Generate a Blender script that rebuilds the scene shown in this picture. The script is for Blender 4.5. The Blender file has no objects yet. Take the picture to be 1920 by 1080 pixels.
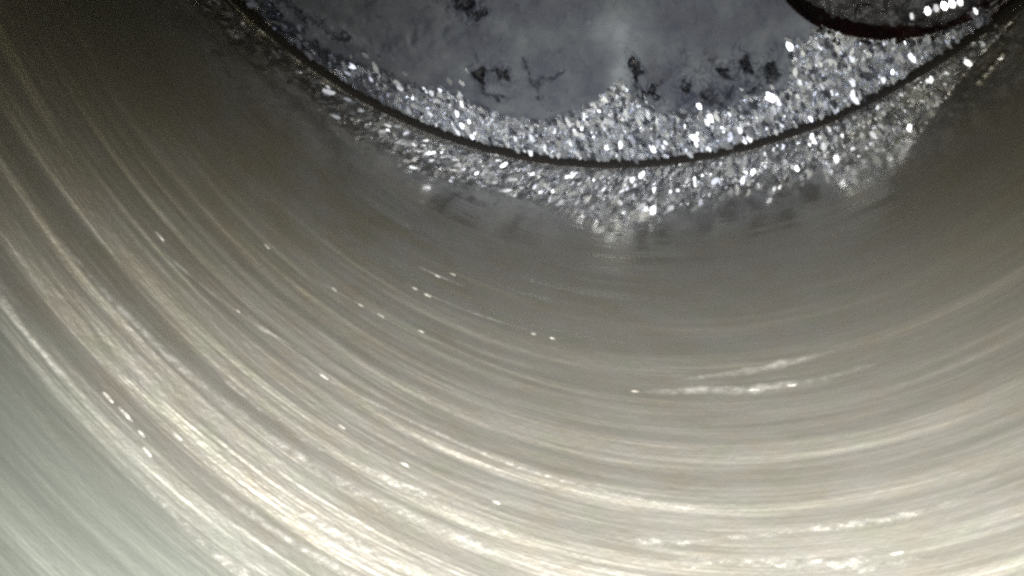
import bpy, math, random
import numpy as np

# ------------------------------------------------------------------ camera, world, light
# All shapes are written in bore radii; U is the bore radius in metres.
U = 0.043
sc = bpy.context.scene
cam_d = bpy.data.cameras.new("Camera")
cam = bpy.data.objects.new("Camera", cam_d)
sc.collection.objects.link(cam)
cam.location = (0.0, 0.016 * U, 1.61 * U)
cam.rotation_euler = (-0.72, 0.106, 0.062)
cam_d.sensor_width = 36.0
cam_d.lens = 36.0 * 1485.9 / 1920.0
cam_d.clip_start = 0.0005
cam_d.clip_end = 10.0
sc.camera = cam

world = bpy.data.worlds.new("World")
sc.world = world
world.use_nodes = True
bg = world.node_tree.nodes["Background"]
bg.inputs["Color"].default_value = (0.9, 0.95, 1.0, 1.0)
bg.inputs["Strength"].default_value = 0.012

sc.render.engine = "CYCLES"
sc.view_settings.view_transform = "Standard"
sc.view_settings.look = "None"
sc.view_settings.exposure = 0.0
sc.view_settings.gamma = 1.0
sc.cycles.max_bounces = 5
sc.cycles.glossy_bounces = 4
sc.cycles.sample_clamp_indirect = 6.0
sc.cycles.filter_width = 3.0
sc.cycles.use_denoising = False
sc.cycles.denoiser = "OPENIMAGEDENOISE"
sc.cycles.denoising_input_passes = "RGB_ALBEDO_NORMAL"

# the ring of small LEDs at the tip of the inspection camera
LED_W = 0.051
N_LED = 6
M = cam.rotation_euler.to_matrix()
from mathutils import Vector
for i in range(N_LED):
    a = 2 * math.pi * (i + 0.5) / N_LED
    ld = bpy.data.lights.new("led", "SPOT")
    ld.energy = LED_W
    ld.color = (1.0, 0.98, 0.94)
    ld.shadow_soft_size = 0.0009
    ld.spot_size = math.radians(113)
    ld.spot_blend = 1.0
    lo = bpy.data.objects.new("led", ld)
    sc.collection.objects.link(lo)
    lo.location = cam.location + M @ Vector((0.0042 * math.cos(a), 0.0042 * math.sin(a), 0.0008))
    aim = M @ Vector((0.12, -0.44, -1.0))
    lo.rotation_euler = aim.to_track_quat("-Z", "Y").to_euler()

# ------------------------------------------------------------------ helpers
rng = np.random.default_rng(11)
random.seed(5)

def smooth(a, b, x):
    t = np.clip((x - a) / (b - a), 0.0, 1.0)
    return t * t * (3 - 2 * t)

_lat = rng.random((256, 256)).astype(np.float64)

def vnoise(x, y):
    """value noise in 0..1"""
    xi = np.floor(x).astype(int); yi = np.floor(y).astype(int)
    fx = x - xi; fy = y - yi
    fx = fx * fx * (3 - 2 * fx); fy = fy * fy * (3 - 2 * fy)
    a = _lat[xi & 255, yi & 255]; b = _lat[(xi + 1) & 255, yi & 255]
    c = _lat[xi & 255, (yi + 1) & 255]; d = _lat[(xi + 1) & 255, (yi + 1) & 255]
    return (a * (1 - fx) + b * fx) * (1 - fy) + (c * (1 - fx) + d * fx) * fy

def fbm(x, y, n=4, gain=0.5):
    s = 0.0; w = 1.0; t = 0.0
    for k in range(n):
        s = s + w * vnoise(x * 2 ** k + 17.3 * k, y * 2 ** k + 9.1 * k)
        t += w; w *= gain
    return s / t

def link(name, verts, faces, mat, parent=None, smooth_shade=True, attrs=None, uv=None):
    me = bpy.data.meshes.new(name)
    v = np.asarray(verts, dtype=np.float64) * U
    if isinstance(faces, list):
        me.from_pydata(v.tolist(), [], faces)
    else:
        nf = len(faces)
        me.vertices.add(len(v)); me.vertices.foreach_set("co", v.astype(np.float32).ravel())
        me.loops.add(nf * 4); me.loops.foreach_set("vertex_index", faces.astype(np.int32).ravel())
        me.polygons.add(nf); me.polygons.foreach_set("loop_start", np.arange(0, nf * 4, 4, dtype=np.int32))
        me.update(calc_edges=True)
    me.update()
    if smooth_shade:
        me.polygons.foreach_set("use_smooth", np.ones(len(me.polygons), dtype=bool))
    if attrs:
        for k, arr in attrs.items():
            at = me.attributes.new(k, "FLOAT", "POINT")
            at.data.foreach_set("value", np.asarray(arr, dtype=np.float32).ravel())
    if uv is not None:
        ul = me.uv_layers.new(name="UVMap")
        li = np.zeros(len(me.loops), dtype=np.int32)
        me.loops.foreach_get("vertex_index", li)
        ul.data.foreach_set("uv", np.asarray(uv, dtype=np.float32)[li].ravel())
    me.materials.append(mat)
    o = bpy.data.objects.new(name, me)
    sc.collection.objects.link(o)
    if parent is not None:
        o.parent = parent
    return o

def grid_faces(nr, nc, wrap=False, keep=None):
    i = np.arange(nr - 1)[:, None]
    j = np.arange(nc if wrap else nc - 1)[None, :]
    j2 = (j + 1) % nc
    f = np.stack([i * nc + j, i * nc + j2, (i + 1) * nc + j2, (i + 1) * nc + j], -1)
    if keep is not None:
        f = f[keep]
    return f.reshape(-1, 4)

def empty(name, label, cat):
    o = bpy.data.objects.new(name, None)
    sc.collection.objects.link(o)
    o.empty_display_size = 0.01
    o["label"] = label
    o["category"] = cat
    return o

# ------------------------------------------------------------------ materials
def new_mat(name):
    m = bpy.data.materials.new(name)
    m.use_nodes = True
    nt = m.node_tree
    for n in list(nt.nodes):
        nt.nodes.remove(n)
    out = nt.nodes.new("ShaderNodeOutputMaterial")
    return m, nt, out

def N(nt, t, **kw):
    n = nt.nodes.new(t)
    for k, v in kw.items():
        if k in n.inputs:
            n.inputs[k].default_value = v
        else:
            setattr(n, k, v)
    return n

def ramp(nt, src, stops):
    r = nt.nodes.new("ShaderNodeValToRGB")
    el = r.color_ramp.elements
    while len(el) < len(stops):
        el.new(0.5)
    for e, (p, c) in zip(el, stops):
        e.position = p
        e.color = c if len(c) == 4 else (*c, 1)
    nt.links.new(src, r.inputs[0])
    return r.outputs[0]

def g1(v):
    return (v, v, v, 1)

def mat_wall():
    m, nt, out = new_mat("honed_iron")
    L = nt.links.new
    uv = N(nt, "ShaderNodeUVMap"); uv.uv_map = "UVMap"
    def streak(su, sv, det, off):
        mp = N(nt, "ShaderNodeMapping")
        mp.inputs["Scale"].default_value = (su, sv, 1)
        mp.inputs["Location"].default_value = (off, off * 1.7, 0)
        L(uv.outputs[0], mp.inputs[0])
        n = N(nt, "ShaderNodeTexNoise")
        n.inputs["Scale"].default_value = 1.0
        n.inputs["Detail"].default_value = det
        n.inputs["Roughness"].default_value = 0.6
        L(mp.outputs[0], n.inputs["Vector"])
        return n.outputs["Fac"]
    fine = streak(2.6, 74.0, 2.0, 3.1)
    mid = streak(2.4, 13.0, 2.0, 8.7)
    blot = streak(9.0, 14.0, 3.0, 21.0)
    blot2 = streak(16.0, 22.0, 2.0, 33.0)
    grit = streak(60.0, 85.0, 2.0, 5.5)
    zat = N(nt, "ShaderNodeAttribute"); zat.attribute_name = "height"
    # wet oil film left low on the wall, thinning upwards
    rough_up = ramp(nt, zat.outputs["Fac"], [(0.0, g1(0.035)), (0.16, g1(0.055)), (0.30, g1(0.11)), (0.55, g1(0.36)), (1.0, g1(0.42))])
    col = ramp(nt, blot, [(0.28, (0.47, 0.445, 0.375)), (0.50, (0.50, 0.482, 0.43)), (0.72, (0.53, 0.515, 0.475))])
    tint = ramp(nt, blot2, [(0.30, (0.955, 1.0, 0.94)), (0.5, (1, 1, 1)), (0.70, (1.0, 0.965, 0.92))])
    mt = N(nt, "ShaderNodeMix", data_type="RGBA", blend_type="MULTIPLY"); mt.inputs[0].default_value = 1.0
    L(col, mt.inputs[6]); L(tint, mt.inputs[7])
    # polished low down, colour lightened for a brighter reflection; brown varnish to either side
    pol = N(nt, "ShaderNodeMix", data_type="RGBA")
    L(ramp(nt, zat.outputs["Fac"], [(0.0, g1(1.0)), (0.20, g1(0.75)), (0.32, g1(0.0))]), pol.inputs[0]); L(mt.outputs[2], pol.inputs[6]); pol.inputs[7].default_value = (0.66, 0.66, 0.655, 1)
    sx = N(nt, "ShaderNodeSeparateXYZ"); L(uv.outputs[0], sx.inputs[0])
    va = N(nt, "ShaderNodeMath", operation="MULTIPLY_ADD"); va.inputs[1].default_value = 0.9; L(blot, va.inputs[0]); L(sx.outputs[0], va.inputs[2])
    vr = N(nt, "ShaderNodeMapRange"); L(va.outputs[0], vr.inputs[0])
    for k, v in ((1, -1.35), (2, -1.9), (3, 0.0), (4, 0.75)):
        vr.inputs[k].default_value = v
    vr2 = N(nt, "ShaderNodeMapRange"); L(va.outputs[0], vr2.inputs[0])
    for k, v in ((1, -0.55), (2, -0.15), (3, 0.0), (4, 0.75)):
        vr2.inputs[k].default_value = v
    vm = N(nt, "ShaderNodeMath", operation="ADD"); L(vr.outputs[0], vm.inputs[0]); L(vr2.outputs[0], vm.inputs[1])
    vz = N(nt, "ShaderNodeMath", operation="MULTIPLY"); L(vm.outputs[0], vz.inputs[0])
    L(ramp(nt, zat.outputs["Fac"], [(0.45, g1(1.0)), (0.95, g1(0.0))]), vz.inputs[1])
    vx = N(nt, "ShaderNodeMix", data_type="RGBA"); L(vz.outputs[0], vx.inputs[0]); L(pol.outputs[2], vx.inputs[6]); vx.inputs[7].default_value = (0.44, 0.395, 0.265, 1)
    mt = vx
    # high up at the left: grey green, weaker light put into the colour
    wob = N(nt, "ShaderNodeMath", operation="MULTIPLY_ADD"); wob.inputs[1].default_value = 0.10
    L(mid, wob.inputs[0]); L(sx.outputs[1], wob.inputs[2])
    un = N(nt, "ShaderNodeMapRange"); L(wob.outputs[0], un.inputs[0])
    for k, v in ((1, 1.19), (2, 1.33), (3, 0.0), (4, 1.0)):
        un.inputs[k].default_value = v
    mu = N(nt, "ShaderNodeMix", data_type="RGBA")
    L(un.outputs[0], mu.inputs[0]); L(mt.outputs[2], mu.inputs[6]); mu.inputs[7].default_value = (0.325, 0.352, 0.310, 1)
    mt = mu
    s1 = N(nt, "ShaderNodeMath", operation="MULTIPLY_ADD"); s1.inputs[1].default_value = 3.2
    f2 = N(nt, "ShaderNodeMath", operation="MULTIPLY"); f2.inputs[1].default_value = 0.75; L(fine, f2.inputs[0])
    L(mid, s1.inputs[0]); L(f2.outputs[0], s1.inputs[2])
    s2 = N(nt, "ShaderNodeMath", operation="MULTIPLY_ADD"); s2.inputs[1].default_value = 0.42
    L(grit, s2.inputs[0]); L(s1.outputs[0], s2.inputs[2])
    side = N(nt, "ShaderNodeMapRange"); L(sx.outputs[0], side.inputs[0])
    for k, v in ((1, -1.9), (2, -1.1), (3, 1.0), (4, 0.45)):
        side.inputs[k].default_value = v
    bst = ramp(nt, zat.outputs["Fac"], [(0.0, g1(0.01)), (0.20, g1(0.03)), (0.38, g1(0.26)), (0.6, g1(0.65)), (1.0, g1(0.9))])
    bm = N(nt, "ShaderNodeMath", operation="MULTIPLY"); L(bst, bm.inputs[0]); L(side.outputs[0], bm.inputs[1])
    un2 = N(nt, "ShaderNodeMapRange"); L(un.outputs[0], un2.inputs[0]); un2.inputs[3].default_value = 1.0; un2.inputs[4].default_value = 0.25
    bm2 = N(nt, "ShaderNodeMath", operation="MULTIPLY"); L(bm.outputs[0], bm2.inputs[0]); L(un2.outputs[0], bm2.inputs[1])
    bm = bm2
    bmp = N(nt, "ShaderNodeBump"); bmp.inputs["Distance"].default_value = 0.00019
    L(bm.outputs[0], bmp.inputs["Strength"]); L(s2.outputs[0], bmp.inputs["Height"])
    p = N(nt, "ShaderNodeBsdfPrincipled")
    p.inputs["Metallic"].default_value = 1.0
    L(mt.outputs[2], p.inputs["Base Color"]); L(rough_up, p.inputs["Roughness"])
    L(bmp.outputs[0], p.inputs["Normal"])
    p2 = N(nt, "ShaderNodeBsdfPrincipled")
    p2.inputs["Metallic"].default_value = 0.35
    p2.inputs["Roughness"].default_value = 0.62
    L(mt.outputs[2], p2.inputs["Base Color"])
    L(bmp.outputs[0], p2.inputs["Normal"])
    mx = N(nt, "ShaderNodeMixShader"); L(ramp(nt, zat.outputs["Fac"], [(0.0, g1(0.10)), (0.12, g1(0.12)), (0.35, g1(0.22)), (0.6, g1(0.36)), (1.0, g1(0.60))]), mx.inputs[0])
    L(p.outputs[0], mx.inputs[1]); L(p2.outputs[0], mx.inputs[2])
    L(mx.outputs[0], out.inputs[0])
    return m

def mat_simple(name, col, rough, metal=0.0, spec=0.5, bump=None, coat=0.0, var=None):
    m, nt, out = new_mat(name)
    L = nt.links.new
    p = N(nt, "ShaderNodeBsdfPrincipled")
    p.inputs["Base Color"].default_value = (*col, 1)
    p.inputs["Roughness"].default_value = rough
    p.inputs["Metallic"].default_value = metal
    p.inputs["Specular IOR Level"].default_value = spec
    p.inputs["Coat Weight"].default_value = coat
    p.inputs["Coat Roughness"].default_value = 0.08
    tc = N(nt, "ShaderNodeTexCoord")
    if var:
        n = N(nt, "ShaderNodeTexNoise"); n.inputs["Scale"].default_value = var[0] / U; n.inputs["Detail"].default_value = 4
        L(tc.outputs["Object"], n.inputs["Vector"])
        c = ramp(nt, n.outputs["Fac"], [(0.32, var[1]), (0.68, var[2])])
        L(c, p.inputs["Base Color"])
    if bump:
        n = N(nt, "ShaderNodeTexNoise"); n.inputs["Scale"].default_value = bump[0] / U; n.inputs["Detail"].default_value = 3
        L(tc.outputs["Object"], n.inputs["Vector"])
        b = N(nt, "ShaderNodeBump"); b.inputs["Distance"].default_value = bump[1] * U; b.inputs["Strength"].default_value = 1.0
        L(n.outputs["Fac"], b.inputs["Height"]); L(b.outputs[0], p.inputs["Normal"])
    L(p.outputs[0], out.inputs[0])
    return m

def mat_carbon():
    m, nt, out = new_mat("carbon_crust")
    L = nt.links.new
    tc = N(nt, "ShaderNodeTexCoord")
    n = N(nt, "ShaderNodeTexNoise"); n.inputs["Scale"].default_value = 12 / U; n.inputs["Detail"].default_value = 6; n.inputs["Roughness"].default_value = 0.62
    L(tc.outputs["Object"], n.inputs["Vector"])
    c = ramp(nt, n.outputs["Fac"], [(0.30, (0.038, 0.045, 0.076)), (0.47, (0.066, 0.077, 0.104)), (0.66, (0.115, 0.129, 0.152))])
    at = N(nt, "ShaderNodeAttribute"); at.attribute_name = "darkening"
    mx = N(nt, "ShaderNodeMix", data_type="RGBA")
    L(at.outputs["Fac"], mx.inputs[0]); L(c, mx.inputs[6]); mx.inputs[7].default_value = (0.004, 0.005, 0.009, 1)  # near black: recess darkness of pits and cracks put into the colour
    at2 = N(nt, "ShaderNodeAttribute"); at2.attribute_name = "ash"
    mx2 = N(nt, "ShaderNodeMix", data_type="RGBA")
    L(at2.outputs["Fac"], mx2.inputs[0]); L(mx.outputs[2], mx2.inputs[6]); mx2.inputs[7].default_value = (0.205, 0.232, 0.27, 1)
    n2 = N(nt, "ShaderNodeTexNoise"); n2.inputs["Scale"].default_value = 75 / U; n2.inputs["Detail"].default_value = 3
    L(tc.outputs["Object"], n2.inputs["Vector"])
    b = N(nt, "ShaderNodeBump"); b.inputs["Distance"].default_value = 0.0018 * U; b.inputs["Strength"].default_value = 0.6
    L(n2.outputs["Fac"], b.inputs["Height"])
    p = N(nt, "ShaderNodeBsdfPrincipled")
    p.inputs["Roughness"].default_value = 0.5
    p.inputs["Specular IOR Level"].default_value = 0.45
    L(mx2.outputs[2], p.inputs["Base Color"]); L(b.outputs[0], p.inputs["Normal"])
    L(p.outputs[0], out.inputs[0])
    return m

M_WALL = mat_wall()
M_SCORE = mat_simple("pale_glint_iron", (0.72, 0.705, 0.65), 0.5, 0.5, bump=(60, 0.006))  # paler than the wall, so the burrs read as glints
M_MARK = mat_simple("pale_score_glint", (0.76, 0.745, 0.68), 0.48, 0.5, bump=(60, 0.006))  # streak highlights put into a pale base colour
def soften(m):
    nt = m.node_tree; L = nt.links.new
    out = [n for n in nt.nodes if n.type == "OUTPUT_MATERIAL"][0]; p = [n for n in nt.nodes if n.type == "BSDF_PRINCIPLED"][0]
    at = N(nt, "ShaderNodeAttribute"); at.attribute_name = "fade"
    tc = N(nt, "ShaderNodeTexCoord"); n = N(nt, "ShaderNodeTexNoise"); n.inputs["Scale"].default_value = 55 / U; n.inputs["Detail"].default_value = 2
    L(tc.outputs["Object"], n.inputs["Vector"])
    r = ramp(nt, n.outputs["Fac"], [(0.33, g1(0.35)), (0.60, g1(0.95))])
    mm = N(nt, "ShaderNodeMath", operation="MULTIPLY"); L(at.outputs["Fac"], mm.inputs[0]); L(r, mm.inputs[1])
    tr = N(nt, "ShaderNodeBsdfTransparent"); mx = N(nt, "ShaderNodeMixShader")
    L(mm.outputs[0], mx.inputs[0]); L(tr.outputs[0], mx.inputs[1]); L(p.outputs[0], mx.inputs[2]); L(mx.outputs[0], out.inputs[0])
soften(M_MARK)
M_ALLOY = mat_simple("etched_alloy", (0.30, 0.30, 0.32), 0.34, 0.95, bump=(110, 0.004), var=(30, (0.30, 0.31, 0.34, 1), (0.62, 0.63, 0.66, 1)))
M_GRAIN = mat_simple("bare_alloy_grains", (0.72, 0.73, 0.76), 0.27, 1.0, var=(60, (0.62, 0.64, 0.69, 1), (0.95, 0.97, 1.0, 1)))
M_GRAIN2 = mat_simple("dulled_alloy_grains", (0.72, 0.73, 0.76), 0.30, 0.88, var=(60, (0.58, 0.62, 0.70, 1), (0.86, 0.90, 0.97, 1)))
def dull(m):
    nt = m.node_tree; L = nt.links.new
    p = [n for n in nt.nodes if n.type == "BSDF_PRINCIPLED"][0]
    src = p.inputs["Base Color"].links[0].from_socket
    at = N(nt, "ShaderNodeAttribute"); at.attribute_name = "dull"
    mx = N(nt, "ShaderNodeMix", data_type="RGBA"); L(at.outputs["Fac"], mx.inputs[0]); L(src, mx.inputs[6]); mx.inputs[7].default_value = (0.075, 0.085, 0.125, 1)
    L(mx.outputs[2], p.inputs["Base Color"])
dull(M_GRAIN2)
M_CARBON = mat_carbon()
M_LAND = mat_simple("varnished_land", (0.030, 0.017, 0.010), 0.5, 0.2, var=(12, (0.016, 0.010, 0.007, 1), (0.055, 0.026, 0.013, 1)))
M_RING = mat_simple("ring_iron", (0.10, 0.085, 0.07), 0.4, 0.8)
M_POCKET_WALL = mat_simple("shaded_pocket_wall", (0.004, 0.003, 0.003), 0.30, 0.0, spec=0.25, bump=(50, 0.004), var=(11, (0.003, 0.0025, 0.003, 1), (0.014, 0.004, 0.004, 1)))  # near black colour carries the shade of the recess
M_FLOOR = mat_simple("oily_pocket_floor", (0.03, 0.03, 0.034), 0.42, 0.15, spec=0.5, bump=(60, 0.006), var=(16, (0.012, 0.012, 0.014, 1), (0.075, 0.075, 0.085, 1)))
M_OIL = mat_simple("wet_black_oil", (0.006, 0.005, 0.006), 0.06, 0.0, spec=0.9)
M_RUST = mat_simple("burnt_red_varnish", (0.05, 0.005, 0.003), 0.4, 0.0)
M_SMEAR = mat_simple("dried_grey_film", (0.23, 0.24, 0.25), 0.5, 0.3, bump=(60, 0.002))

# ------------------------------------------------------------------ cylinder
cylinder = empty("engine_cylinder", "grey honed metal cylinder wall with curved scratches surrounding the piston", "cylinder")

def lean(th):
    """how the honing lines climb round the bore (th in radians)"""
    s = np.clip(th + math.pi / 2, -1.15, 1.15)
    return 0.22 * s - 0.21 * s ** 2 - 0.06 * s ** 3

def relief(th, z):
    w = z - lean(th)
    amp = (0.05 + 0.95 * smooth(0.20, 0.55, z)) * (1 - 0.8 * smooth(1.14, 1.24, w))
    amp = amp * (0.30 + 0.70 * smooth(-1.1, -2.0, th) + 0.10 * smooth(-1.0, -0.6, th))
    h = (fbm(w * 22 + 5.0, th * 0.9 + 2.0, 3, 0.45) - 0.5) * 0.0150
    h = h + (fbm(w * 58 + 40.0, th * 1.1 + 7.0, 2) - 0.5) * 0.0042 * (0.25 + 0.75 * smooth(0.35, 0.65, fbm(th * 2.5 + 4, w * 3.0, 2)))
    h = h + (fbm(w * 9 + 11.0, th * 0.9 + 3.0, 2) - 0.5) * 0.004
    return h * amp

def build_wall():
    th = np.concatenate([np.linspace(-math.pi, -2.75, 14, endpoint=False),
                         np.linspace(-2.75, -0.42, 420, endpoint=False),
                         np.linspace(-0.42, math.pi, 100, endpoint=False)])
    z = np.concatenate([np.linspace(-0.45, -0.02, 10, endpoint=False),
                        np.linspace(-0.02, 1.32, 620, endpoint=False),
                        np.linspace(1.32, 2.1, 30)])
    TH, Z = np.meshgrid(th, z)
    Rr = 1.0 - relief(TH, Z) * smooth(1.9, 1.4, np.abs(TH + math.pi / 2))
    v = np.stack([Rr * np.cos(TH), Rr * np.sin(TH), Z], -1).reshape(-1, 3)
    f = grid_faces(len(z), len(th), wrap=True)
    uv = np.stack([TH, Z - lean(TH)], -1).reshape(-1, 2)
    return link("bore_wall", v, f, M_WALL, cylinder, attrs={"height": np.clip(Z, 0, 1)}, uv=uv)
build_wall()

def score(pts, width, height, seed, mat=M_MARK, name="score_mark"):
    """a raised, ragged scratch in highlight-pale colour, following points (degrees, height) round the wall"""
    p = np.array(pts, float)
    d = np.r_[0, np.cumsum(np.hypot(np.diff(np.radians(p[:, 0])), np.diff(p[:, 1])))]
    n = max(8, int(d[-1] / 0.006))
    t = np.linspace(0, d[-1], n)
    a = np.radians(np.interp(t, d, p[:, 0])); zz = np.interp(t, d, p[:, 1])
    k = max(3, n // 10) | 1
    if n > 24:
        ker = np.ones(k) / k
        a = np.convolve(np.pad(a, k // 2, mode="reflect", reflect_type="odd"), ker, "valid")
        zz = np.convolve(np.pad(zz, k // 2, mode="reflect", reflect_type="odd"), ker, "valid")
    s = t / d[-1]
    tap = smooth(0, 0.18, s) * smooth(1.0, 0.78, s)
    w = width * (0.35 + 1.1 * fbm(t * 24 + seed * 3.7, np.full(n, seed * 1.3), 3)) * (0.15 + 0.85 * tap)
    h = height * (0.2 + 1.6 * fbm(t * 40 + seed * 9.1, np.full(n, seed * 2.9), 3)) * tap
    zz = zz + (fbm(t * 60 + seed, np.full(n, seed * 0.7), 2) - 0.5) * width * 0.15
    gap = 0.45 + 0.55 * smooth(0.36, 0.60, fbm(t * 9 + seed * 5.3, np.full(n, seed * 4.1), 3, 0.6))
    w = w * (0.35 + 0.65 * gap); h = h * (0.1 + 0.9 * gap)
    prof = [(-0.5, 0.2), (-0.34, 0.7), (-0.12, 1.0), (0.10, 1.0), (0.30, 0.7), (0.5, 0.2)]
    V = []; fade = []
    for k, (u, q) in enumerate(prof):
        zk = zz + (u + (fbm(t * 130 + seed * 2.2 + k * 7, np.full(n, k * 3.7 + seed), 2) - 0.5) * 0.3) * w
        r = 1.0 - relief(a, zk) - q * np.maximum(h, 0.0003)
        fade.append((0.0, 0.55, 1.0, 1.0, 0.55, 0.0)[k] * gap * tap)
        V.append(np.stack([r * np.cos(a), r * np.sin(a), zk], -1))
    v = np.stack(V, 1).reshape(-1, 3)
    return link(name, v, grid_faces(n, len(prof)).tolist(), mat, cylinder, attrs={"fade": np.stack(fade, 1)})

STREAKS = [
    ([(-137.0, .778), (-131.3, .81), (-127.3, .837), (-120.7, .88), (-114.1, .913), (-109.3, .942)], .010, .0022),
    ([(-121.5, .876), (-114.1, .913), (-109.3, .942), (-104.5, .966), (-96.9, .998), (-90.8, 1.026), (-87.0, 1.045)], .014, .0030),
    ([(-136.5, .900), (-134.3, .919), (-131.8, .939), (-129.3, .962), (-126.8, .985)], .006, .0016),
    ([(-119.5, 1.052), (-116.1, 1.085), (-112.2, 1.115), (-109.4, 1.132), (-106, 1.15)], .012, .0028),
    ([(-112.4, .776), (-109.0, .794), (-100.5, .828), (-92.5, .867), (-86.7, .892)], .006, .0014),
    ([(-94.0, .861), (-86.7, .892), (-82.4, .908), (-78.8, .921), (-72.7, .944)], .006, .0020),
    ([(-80.5, .707), (-74.1, .706), (-69.0, .716), (-65.8, .716), (-61.2, .714), (-57.1, .705)], .017, .0008),
    ([(-76.4, .680), (-69.4, .675), (-64.9, .670), (-60.5, .662)], .012, .0010),
    ([(-84.5, .966), (-81.6, .985), (-77.3, .990), (-71.4, .980), (-66.0, .976), (-61.6, .978), (-56.0, .968), (-52.1, .944)], .011, .0026),
    ([(-111.5, .902), (-107.4, .92), (-102.6, .932), (-97.7, .949), (-92.0, .967)], .008, .0018),
    ([(-117.6, .859), (-111.5, .899)], .006, .0014),
    ([(-104.0, .929), (-97.6, .958), (-91.5, .986), (-86.2, 1.008)], .007, .0022),
    ([(-79.7, 1.018), (-71.5, 1.018), (-64.1, 1.035), (-56.7, 1.042)], .014, .0024),
    ([(-116.0, 1.022), (-110.5, 1.052), (-104.5, 1.085), (-98.0, 1.11)], .010, .0024),
    ([(-108.0, 1.024), (-102.0, 1.052), (-95.0, 1.085)], .010, .0026),
    ([(-127.5, .700), (-122.0, .725), (-116.0, .748), (-110.0, .765)], .006, .0010),
    ([(-114.0, .594), (-108.0, .615), (-103.0, .637), (-98.0, .652)], .004, .0009),
    ([(-106.0, .520), (-101.5, .540), (-97.0, .555), (-92.0, .572), (-87.5, .588)], .004, .0009),
    ([(-104.5, .462), (-101.2, .475), (-98.2, .487)], .003, .0008),
]
for i, (pts, w, h) in enumerate(STREAKS):
    score(pts, w * 1.7, h * 0.30, i + 1)

# small burrs added at the glints, pale and tilted to catch the light
BURRS = [(-127.8, .679, 1.3), (-111.4, .601, .9), (-103.6, .532, .9), (-102.2, .540, 1.1), (-106.1, .622, 1.0), (-108.4, .614, .8),
         (-101.7, .475, .9), (-100.1, .460, .7), (-109.2, .793, 1.2), (-124.1, .972, 1.5), (-122.3, .984, 1.7), (-120.6, 1.001, 1.1),
         (-119.6, 1.022, 1.3), (-118.2, .979, 1.1), (-80.0, .705, 1.0), (-90.4, .584, .8), (-88.4, .590, .8), (-101.8, .632, .9),
         (-119.1, .573, .8), (-118.6, .736, .7), (-100.1, .909, 1.1), (-91.8, .944, 1.0),
         (-106.3, .872, .8), (-61.0, 1.026, 1.1), (-68.9, .717, 1.4),
         (-65.6, .719, 1.1)]
def pebble(c, e1, e2, nrm, l, w, h, rs, jit=0.25, tilt=(0, 0), top=0.62):
    """a low faceted grain: hexagonal foot, tilted hexagonal top"""
    V = []
    for lev, (sc_, hh) in enumerate(((1.0, -0.3), (top, 1.0))):
        for k in range(6):
            a = k * math.pi / 3 + 0.3
            j = 1 + jit * (rs.random() - 0.5) * 2
            u = math.cos(a) * l * sc_ * j; q = math.sin(a) * w * sc_ * j
            V.append(c + e1 * u + e2 * q + nrm * (h * hh + (u * tilt[0] + q * tilt[1] if lev else 0)))
    F = [[k, (k + 1) % 6, 6 + (k + 1) % 6, 6 + k] for k in range(6)] + [[6, 7, 8, 9, 10, 11]]
    return V, F
for i, (deg, z, s) in enumerate(BURRS):
    a = math.radians(deg)
    nrm = -np.array([math.cos(a), math.sin(a), 0]); tang = np.array([-math.sin(a), math.cos(a), 0])
    sl = 0.22 - 0.42 * (a + math.pi / 2)
    e1 = tang + np.array([0, 0, sl]); e1 /= np.linalg.norm(e1); e2 = np.cross(nrm, e1)
    r = 1 - float(relief(np.array([a]), np.array([z]))[0])
    c = np.array([math.cos(a) * r, math.sin(a) * r, z])
    up = 1.0 if e2[2] > 0 else -1.0
    V, F = pebble(c, e1, e2, nrm, 0.0088 * s, 0.0016 * s, 0.0008 * s, rng, 0.3, (0.0, -up * math.tan(math.radians(20 + 12 * rng.random())) * 0.6))
    link("glint_burr", V, F, M_SCORE, cylinder, smooth_shade=False)

# ------------------------------------------------------------------ piston
piston = empty("piston", "round piston with dark carbon-crusted crown and bright grainy bare metal rim", "piston")
PR = 0.988
PK = (0.600, -0.340, 0.292)       # valve pocket: x, y, radius
LP = (-0.43, -0.52, 0.250)        # shallow pocket

EDGE = np.array([(-0.697, -0.615), (-0.667, -0.679), (-0.594, -0.743), (-0.491, -0.793), (-0.385, -0.832), (-0.275, -0.859), (-0.165, -0.886),
                 (-0.066, -0.895), (0.017, -0.871), (0.082, -0.817), (0.119, -0.787), (0.165, -0.82), (0.239, -0.838), (0.333, -0.833),
                 (0.416, -0.79), (0.479, -0.77), (0.465, -0.686), (0.494, -0.636), (0.515, -0.601)])
_k = np.ones(len(EDGE)) * 1.014; _k[9:11] = 1.012; _k[14:] = 1.0; _k[:4] = 1.02
EDGE = EDGE * _k[:, None]
ea = np.arctan2(EDGE[:, 1], EDGE[:, 0]); er = np.hypot(EDGE[:, 0], EDGE[:, 1])
def r_edge_exact(th):
    base = np.interp(th, np.r_[-math.pi, ea, 0, math.pi], np.r_[0.93, er, 0.88, 0.93])
    return base + (fbm(th * 26 + 90, th * 0 + 3.3, 4, 0.65) - 0.5) * 0.035

_ta = np.linspace(-math.pi, math.pi, 6000)
_tr = r_edge_exact(_ta)
def r_edge(th):
    return np.interp(th, _ta, _tr)

def polar_axes(nv=760):
    return np.concatenate([np.linspace(-math.pi, -2.8, 12, endpoint=False), np.linspace(-2.8, -0.3, nv, endpoint=False),
                           np.linspace(-0.3, math.pi, 90, endpoint=False)])

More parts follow.
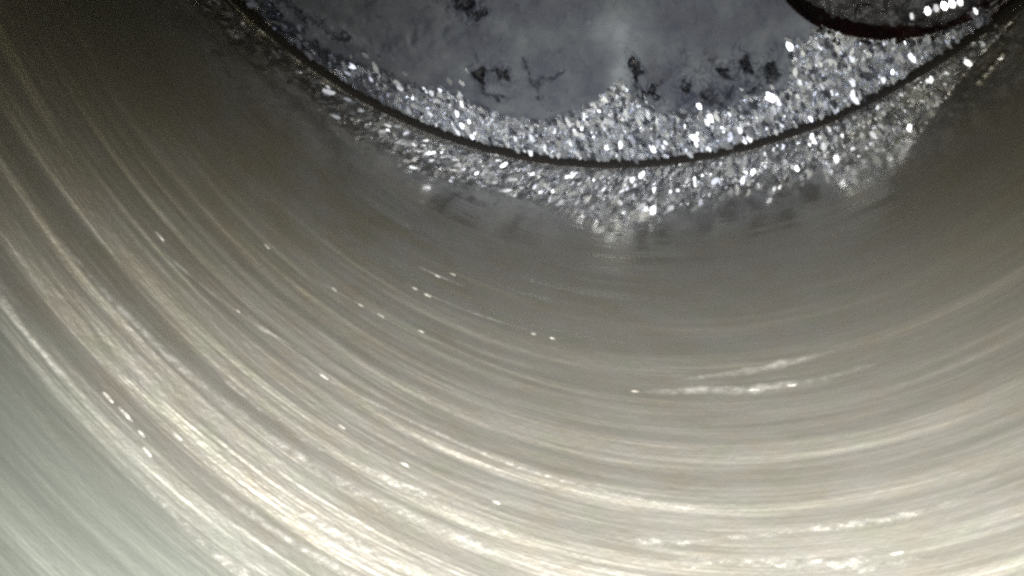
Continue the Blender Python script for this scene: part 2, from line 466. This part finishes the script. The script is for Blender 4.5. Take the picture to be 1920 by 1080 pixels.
def build_crown():
    th = polar_axes()
    r = np.concatenate([np.linspace(0.0, 0.55, 12, endpoint=False), np.linspace(0.55, PR, 150)])
    TH, Rr = np.meshgrid(th, r)
    X = Rr * np.cos(TH); Y = Rr * np.sin(TH)
    H = (fbm(X * 60 + 50, Y * 60 + 50, 3, 0.6) - 0.5) * 0.008 * smooth(0.5, 0.6, Rr) - 0.006 * smooth(PR - 0.012, PR, Rr)
    H = H - 0.05 * smooth(0.0, 0.02, np.minimum(r_edge(TH), 0.968) - 0.012 - Rr)
    inside = np.hypot(X - PK[0], Y - PK[1]) < PK[2]
    keep = ~(inside[:-1, :] & inside[1:, :] & np.roll(inside, -1, 1)[:-1, :])
    v = np.stack([X, Y, H], -1).reshape(-1, 3)
    return link("crown", v, grid_faces(len(r), len(th), True, keep), M_ALLOY, piston)
crown = build_crown()

def revolve(name, prof, mat, parent, n=256, centre=(0, 0), jag=None):
    th = np.linspace(-math.pi, math.pi, n, endpoint=False)
    p = np.array(prof)
    TH = np.repeat(th[None], len(p), 0)
    Rr = np.repeat(p[:, :1], n, 1); Z = np.repeat(p[:, 1:2], n, 1)
    if jag is not None:
        dr, dz = jag(TH, Rr, Z)
        Rr = Rr + dr; Z = Z + dz
    v = np.stack([centre[0] + Rr * np.cos(TH), centre[1] + Rr * np.sin(TH), Z], -1).reshape(-1, 3)
    return link(name, v, grid_faces(len(p), n, True), mat, parent)

revolve("top_land", [(PR, -0.006), (PR, -0.03), (PR - 0.002, -0.075), (0.955, -0.077), (0.955, -0.115), (PR - 0.003, -0.117), (PR - 0.004, -0.22), (0.955, -0.222),
                     (0.955, -0.262), (PR - 0.006, -0.264), (PR - 0.006, -0.44)], M_LAND, piston)
revolve("compression_ring", [(0.957, -0.079), (0.9975, -0.079), (0.9985, -0.090), (0.9975, -0.112), (0.957, -0.112), (0.957, -0.079)], M_RING, piston)
revolve("compression_ring", [(0.957, -0.225), (0.9965, -0.225), (0.9975, -0.240), (0.9965, -0.259), (0.957, -0.259), (0.957, -0.225)], M_RING, piston)

# ---- carbon crust
PITS = [  # x, y, length, width, angle, depth, soot
    (-0.188, -0.797, .017, .011, 1.7, .014, 1.0), (-0.150, -0.785, .012, .0045, 1.7, .010, .9), (-0.131, -0.783, .012, .006, 1.7, .010, .9),
    (0.140, -0.741, .022, .0065, -1.1, .012, 1.0), (0.168, -0.794, .012, .008, -1.0, .012, 1.0), (0.193, -0.785, .012, .005, 1.9, .010, .95),
    (0.255, -0.770, .014, .006, -1.2, .010, .9), (0.322, -0.725, .016, .006, 0.2, .012, 1.0), (0.340, -0.733, .012, .004, 0.0, .008, .9), (0.368, -0.708, .022, .008, -0.95, .014, 1.0),
    (0.429, -0.716, .026, .013, -1.3, .012, .85), (0.424, -0.777, .014, .008, -1.0, .008, .7), (0.395, -0.762, .010, .006, 0.5, .008, .7),
    (-0.235, -0.640, .014, .020, 1.2, .010, .85), (-0.196, -0.655, .012, .006, 1.0, .008, .8), (0.300, -0.775, .010, .006, 1.9, .006, .55),
    (-0.660, -0.672, .030, .010, -0.7, .010, .9), (0.350, -0.770, .008, .005, 1.9, .006, .5),
]
def seg_dist(X, Y, pts):
    best = np.full(X.shape, 9.0)
    for (x0, y0), (x1, y1) in zip(pts[:-1], pts[1:]):
        dx, dy = x1 - x0, y1 - y0
        t = np.clip(((X - x0) * dx + (Y - y0) * dy) / (dx * dx + dy * dy), 0, 1)
        best = np.minimum(best, np.hypot(X - x0 - t * dx, Y - y0 - t * dy))
    return best
CRACKS = [  # points, width, soot
    ([(-0.097, -0.747), (-0.090, -0.762), (-0.076, -0.783), (-0.066, -0.805), (-0.052, -0.838)], .0035, .95),
    ([(-0.076, -0.783), (-0.052, -0.788), (-0.030, -0.782), (-0.008, -0.764)], .0040, .45),
    ([(-0.200, -0.815), (-0.195, -0.828), (-0.178, -0.838), (-0.155, -0.843), (-0.138, -0.842)], .0035, .9),
    ([(-0.190, -0.780), (-0.172, -0.776), (-0.152, -0.779)], .0030, .8),
    ([(-0.625, -0.668), (-0.585, -0.698), (-0.545, -0.722)], .0060, .9), ([(-0.535, -0.728), (-0.500, -0.743), (-0.478, -0.750)], .0045, .85),
    ([(0.330, -0.700), (0.350, -0.696), (0.366, -0.698)], .0030, .7), ([(0.150, -0.757), (0.157, -0.775)], .0030, .6),
    ([(0.385, -0.745), (0.410, -0.760), (0.440, -0.765)], .0030, .5),
]
def build_carbon():
    th = polar_axes(820)
    s = np.concatenate([np.linspace(0.0, 0.6, 14, endpoint=False), np.linspace(0.6, 1.0, 230)])
    TH, S = np.meshgrid(th, s)
    Rr = S * np.minimum(r_edge(TH), 0.968)
    X = Rr * np.cos(TH); Y = Rr * np.sin(TH)
    vis = smooth(0.45, 0.58, Rr)
    H = 0.010 * smooth(1.0, 0.965, S) - 0.004 * smooth(0.985, 1.0, S)
    H = H + vis * ((fbm(X * 9 + 31, Y * 9 + 12, 4, 0.5) - 0.5) * 0.020 + (fbm(X * 70 + 3, Y * 70 + 8, 2) - 0.5) * 0.0035)
    # scabby ground near the right hand pits
    scab = smooth(0.10, 0.30, X) * smooth(0.53, 0.42, X) * smooth(-0.66, -0.72, Y)
    H = H + scab * (fbm(X * 38 + 60, Y * 38 + 60, 3, 0.6) - 0.5) * 0.022
    darkening = np.zeros_like(X)
    darkening = np.maximum(darkening, 0.75 * scab * smooth(0.58, 0.70, fbm(X * 30 + 7, Y * 30 + 4, 3)))
    # shallow pocket on the left
    d = np.hypot(X - LP[0], Y - LP[1]) + (fbm(X * 20, Y * 20 + 9, 3) - 0.5) * 0.03
    H = H - 0.014 * smooth(LP[2] + 0.03, LP[2] - 0.05, d)
    darkening = np.maximum(darkening, 0.36 * smooth(LP[2] + .01, LP[2] - 0.06, d))
    darkening = np.maximum(darkening, 0.45 * smooth(-0.15, -0.50, X) * (0.5 + fbm(X * 22 + 3, Y * 40 + 5, 3)))  # darker deposit towards the left
    X0, Y0 = X, Y
    X = X0 + (fbm(X0 * 55 + 14, Y0 * 55 + 77, 3, 0.6) - 0.5) * 0.034
    Y = Y0 + (fbm(X0 * 55 + 91, Y0 * 55 + 33, 3, 0.6) - 0.5) * 0.034
    for (x, y, l, w, a, dep, so) in PITS:
        ca, sa = math.cos(a), math.sin(a)
        u = ((X - x) * ca + (Y - y) * sa) / l; q = (-(X - x) * sa + (Y - y) * ca) / w
        rr = np.sqrt(u * u + q * q) / 1.45 + (fbm(X * 90 + 4, Y * 90 + 2, 2) - 0.5) * 1.1
        H = H - dep * smooth(1.0, 0.45, rr) + 0.0050 * np.exp(-((rr - 1.25) / 0.3) ** 2)
        darkening = np.maximum(darkening, min(1, so * 1.1) * smooth(1.08, 0.72, rr))
    for pts, w, so in CRACKS:
        dd = seg_dist(X, Y, pts) / w + (fbm(X * 160, Y * 160, 2) - 0.5) * 0.7
        H = H - 0.006 * smooth(1.0, 0.3, dd) + 0.003 * np.exp(-((dd - 1.5) / 0.5) ** 2)
        darkening = np.maximum(darkening, so * smooth(1.2, 0.4, dd) * (0.45 + 0.55 * smooth(0.35, 0.6, fbm(X * 45 + 8, Y * 45, 2))))
    X, Y = X0, Y0
    # pale ash patches: above the notch and in the middle
    ash = 0.85 * np.exp(-(((X - 0.10) / 0.05) ** 2 + ((Y + 0.665) / 0.035) ** 2)) + 0.9 * np.exp(-(((X - 0.115) / 0.026) ** 2 + ((Y + 0.755) / 0.05) ** 2))
    ash = ash + 0.45 * np.exp(-(((X + 0.163) / 0.016) ** 2 + ((Y + 0.822) / 0.012) ** 2))
    ash = ash + 0.55 * smooth(0.955, 1.0, S) * smooth(-0.15, 0.05, X) + 0.5 * smooth(0.40, 0.48, X) * smooth(0.85, 0.95, S)
    ash = np.clip(ash * (0.4 + 1.2 * fbm(X * 40 + 2, Y * 40 + 6, 3)), 0, 1) * (1 - darkening)
    inside = np.hypot(X - PK[0], Y - PK[1]) < PK[2] + 0.004
    keep = ~(inside[:-1, :] & inside[1:, :] & np.roll(inside, -1, 1)[:-1, :])
    v = np.stack([X, Y, H], -1).reshape(-1, 3)
    return link("carbon_crust", v, grid_faces(len(s), len(th), True, keep), M_CARBON, piston, attrs={"darkening": darkening, "ash": ash})
build_carbon()

# ---- valve pocket with oily wall, recess shade put into its black colour
def jag_pocket(TH, Rr, Z):
    n = fbm(TH * 14 + 30, Rr * 60 + Z * 40 + 4, 4, 0.65) - 0.5
    f = 0.28 + 0.72 * smooth(math.radians(-58), math.radians(-96), TH) * smooth(math.radians(-170), math.radians(-130), TH)
    return n * 0.034 * smooth(0.1, 0.25, Rr), n * 0.008 + np.minimum(Z + 0.006, 0) * (f - 1)
R0 = PK[2]
pocket = revolve("valve_pocket", [(R0 + 0.020, -0.008), (R0 + 0.010, 0.002), (R0 + 0.004, 0.002), (R0 - 0.002, -0.005), (R0 - 0.006, -0.016), (R0 - 0.010, -0.026), (R0 - 0.014, -0.037), (R0 - 0.018, -0.048), (R0 - 0.026, -0.054)],
                 M_POCKET_WALL, piston, 300, PK[:2], jag_pocket)
def jag_floor(TH, Rr, Z):
    X = Rr * np.cos(TH); Y = Rr * np.sin(TH)
    f = 0.28 + 0.72 * smooth(math.radians(-58), math.radians(-96), TH) * smooth(math.radians(-170), math.radians(-130), TH)
    return 0 * Rr, -0.040 * (f - 1) * smooth(0.1, 0.25, Rr) + (fbm(X * 26 + 5, Y * 26 + 5, 3, 0.6) - 0.5) * 0.030 * smooth(0.05, 0.2, Rr)
revolve("pocket_floor", [(0.0, -0.046)] + [(r, -0.046) for r in np.linspace(0.12, R0 - 0.012, 40)], M_FLOOR, pocket, 300, PK[:2], jag_floor)

# ---- grains of bare alloy round the rim
def build_grains():
    rs = np.random.default_rng(3)
    V = []; F = []; D = []
    n = 0
    e_dir = np.array([0.62, -0.78])            # the grains lie along one direction
    tries = 0
    cell = {}
    while n < 7500 and tries < 90000:
        tries += 1
        a = rs.uniform(-2.75, -0.40); rr = math.sqrt(rs.uniform(0.78 ** 2, (PR - 0.008) ** 2))
        x, y = rr * math.cos(a), rr * math.sin(a)
        re = float(r_edge(a))
        depth = (rr - re)
        if depth < 0.012 and rs.random() > math.exp((depth - 0.014) / 0.011):
            continue
        if math.hypot(x - PK[0], y - PK[1]) < PK[2] + 0.006:
            continue
        key = (int(math.floor((x * e_dir[0] + y * e_dir[1]) / 0.0120)), int(math.floor((-x * e_dir[1] + y * e_dir[0]) / 0.0070)))
        if key in cell:
            continue
        cell[key] = 1
        s = min(1.7, max(0.5, rs.lognormal(-0.04, 0.27)))
        l, w, h = 0.0108 * s, 0.0047 * s, 0.0028 * s
        ang = rs.normal(0, 0.25); ca, sa = math.cos(ang), math.sin(ang)
        e1 = np.array([e_dir[0] * ca - e_dir[1] * sa, e_dir[0] * sa + e_dir[1] * ca, 0]); e2 = np.array([-e1[1], e1[0], 0])
        tl = (rs.normal(0, 0.34), rs.normal(0.05, 0.38))
        v, f = pebble(np.array([x, y, 0.001 + (0.007 if depth < -0.004 else 0.0)]), e1, e2, np.array([0, 0, 1.0]), l, w, h, rs, 0.3, tl, 0.78)
        o = len(V)
        dl = max(float(smooth(-0.22, -0.55, x)) * 0.9, 0.8 * (rs.random() < 0.24), 0.7 * float(smooth(0.66, 0.8, x)))  # darker towards both ends of the rim and on random grains
        D += [dl] * len(v)
        V += v; F += [[q + o for q in ff] for ff in f]
        n += 1
    g = link("alloy_grains", np.array(V), F, M_GRAIN2, piston, smooth_shade=False, attrs={"dull": np.array(D)})
    g["kind"] = "stuff"
build_grains()


# metal chips added on the pocket's edge, turned to the light for glints
def chip(x, y, z, l, w, ang, rs):
    nrm = np.array([0 - x, 0.016 - y, 1.61 - z]); nrm /= np.linalg.norm(nrm)
    nrm = nrm + rs.normal(0, 0.05, 3); nrm /= np.linalg.norm(nrm)
    e1 = np.array([math.cos(ang), math.sin(ang), 0]); e1 -= nrm * (e1 @ nrm); e1 /= np.linalg.norm(e1)
    V, F = pebble(np.array([x, y, z + 0.004]), e1, np.cross(nrm, e1), nrm, l * 1.25, w * 1.3, 0.004, rs, 0.15)
    link("glint_chip", V, F, M_GRAIN, pocket, smooth_shade=False)
rs = np.random.default_rng(8)
for (x, y, z, l, w, an) in [(0.668, -0.578, -0.016, .010, .005, -.9), (0.692, -0.564, -0.012, .012, .007, -.9), (0.706, -0.557, -0.012, .011, .006, -.9),
                            (0.719, -0.551, -0.012, .012, .007, -.9), (0.731, -0.545, -0.012, .012, .007, -.9), (0.743, -0.539, -0.010, .011, .006, -.9), (0.776, -0.551, 0.0, .010, .004, -.8)]:
    chip(x, y, z, l, w, an, rs)
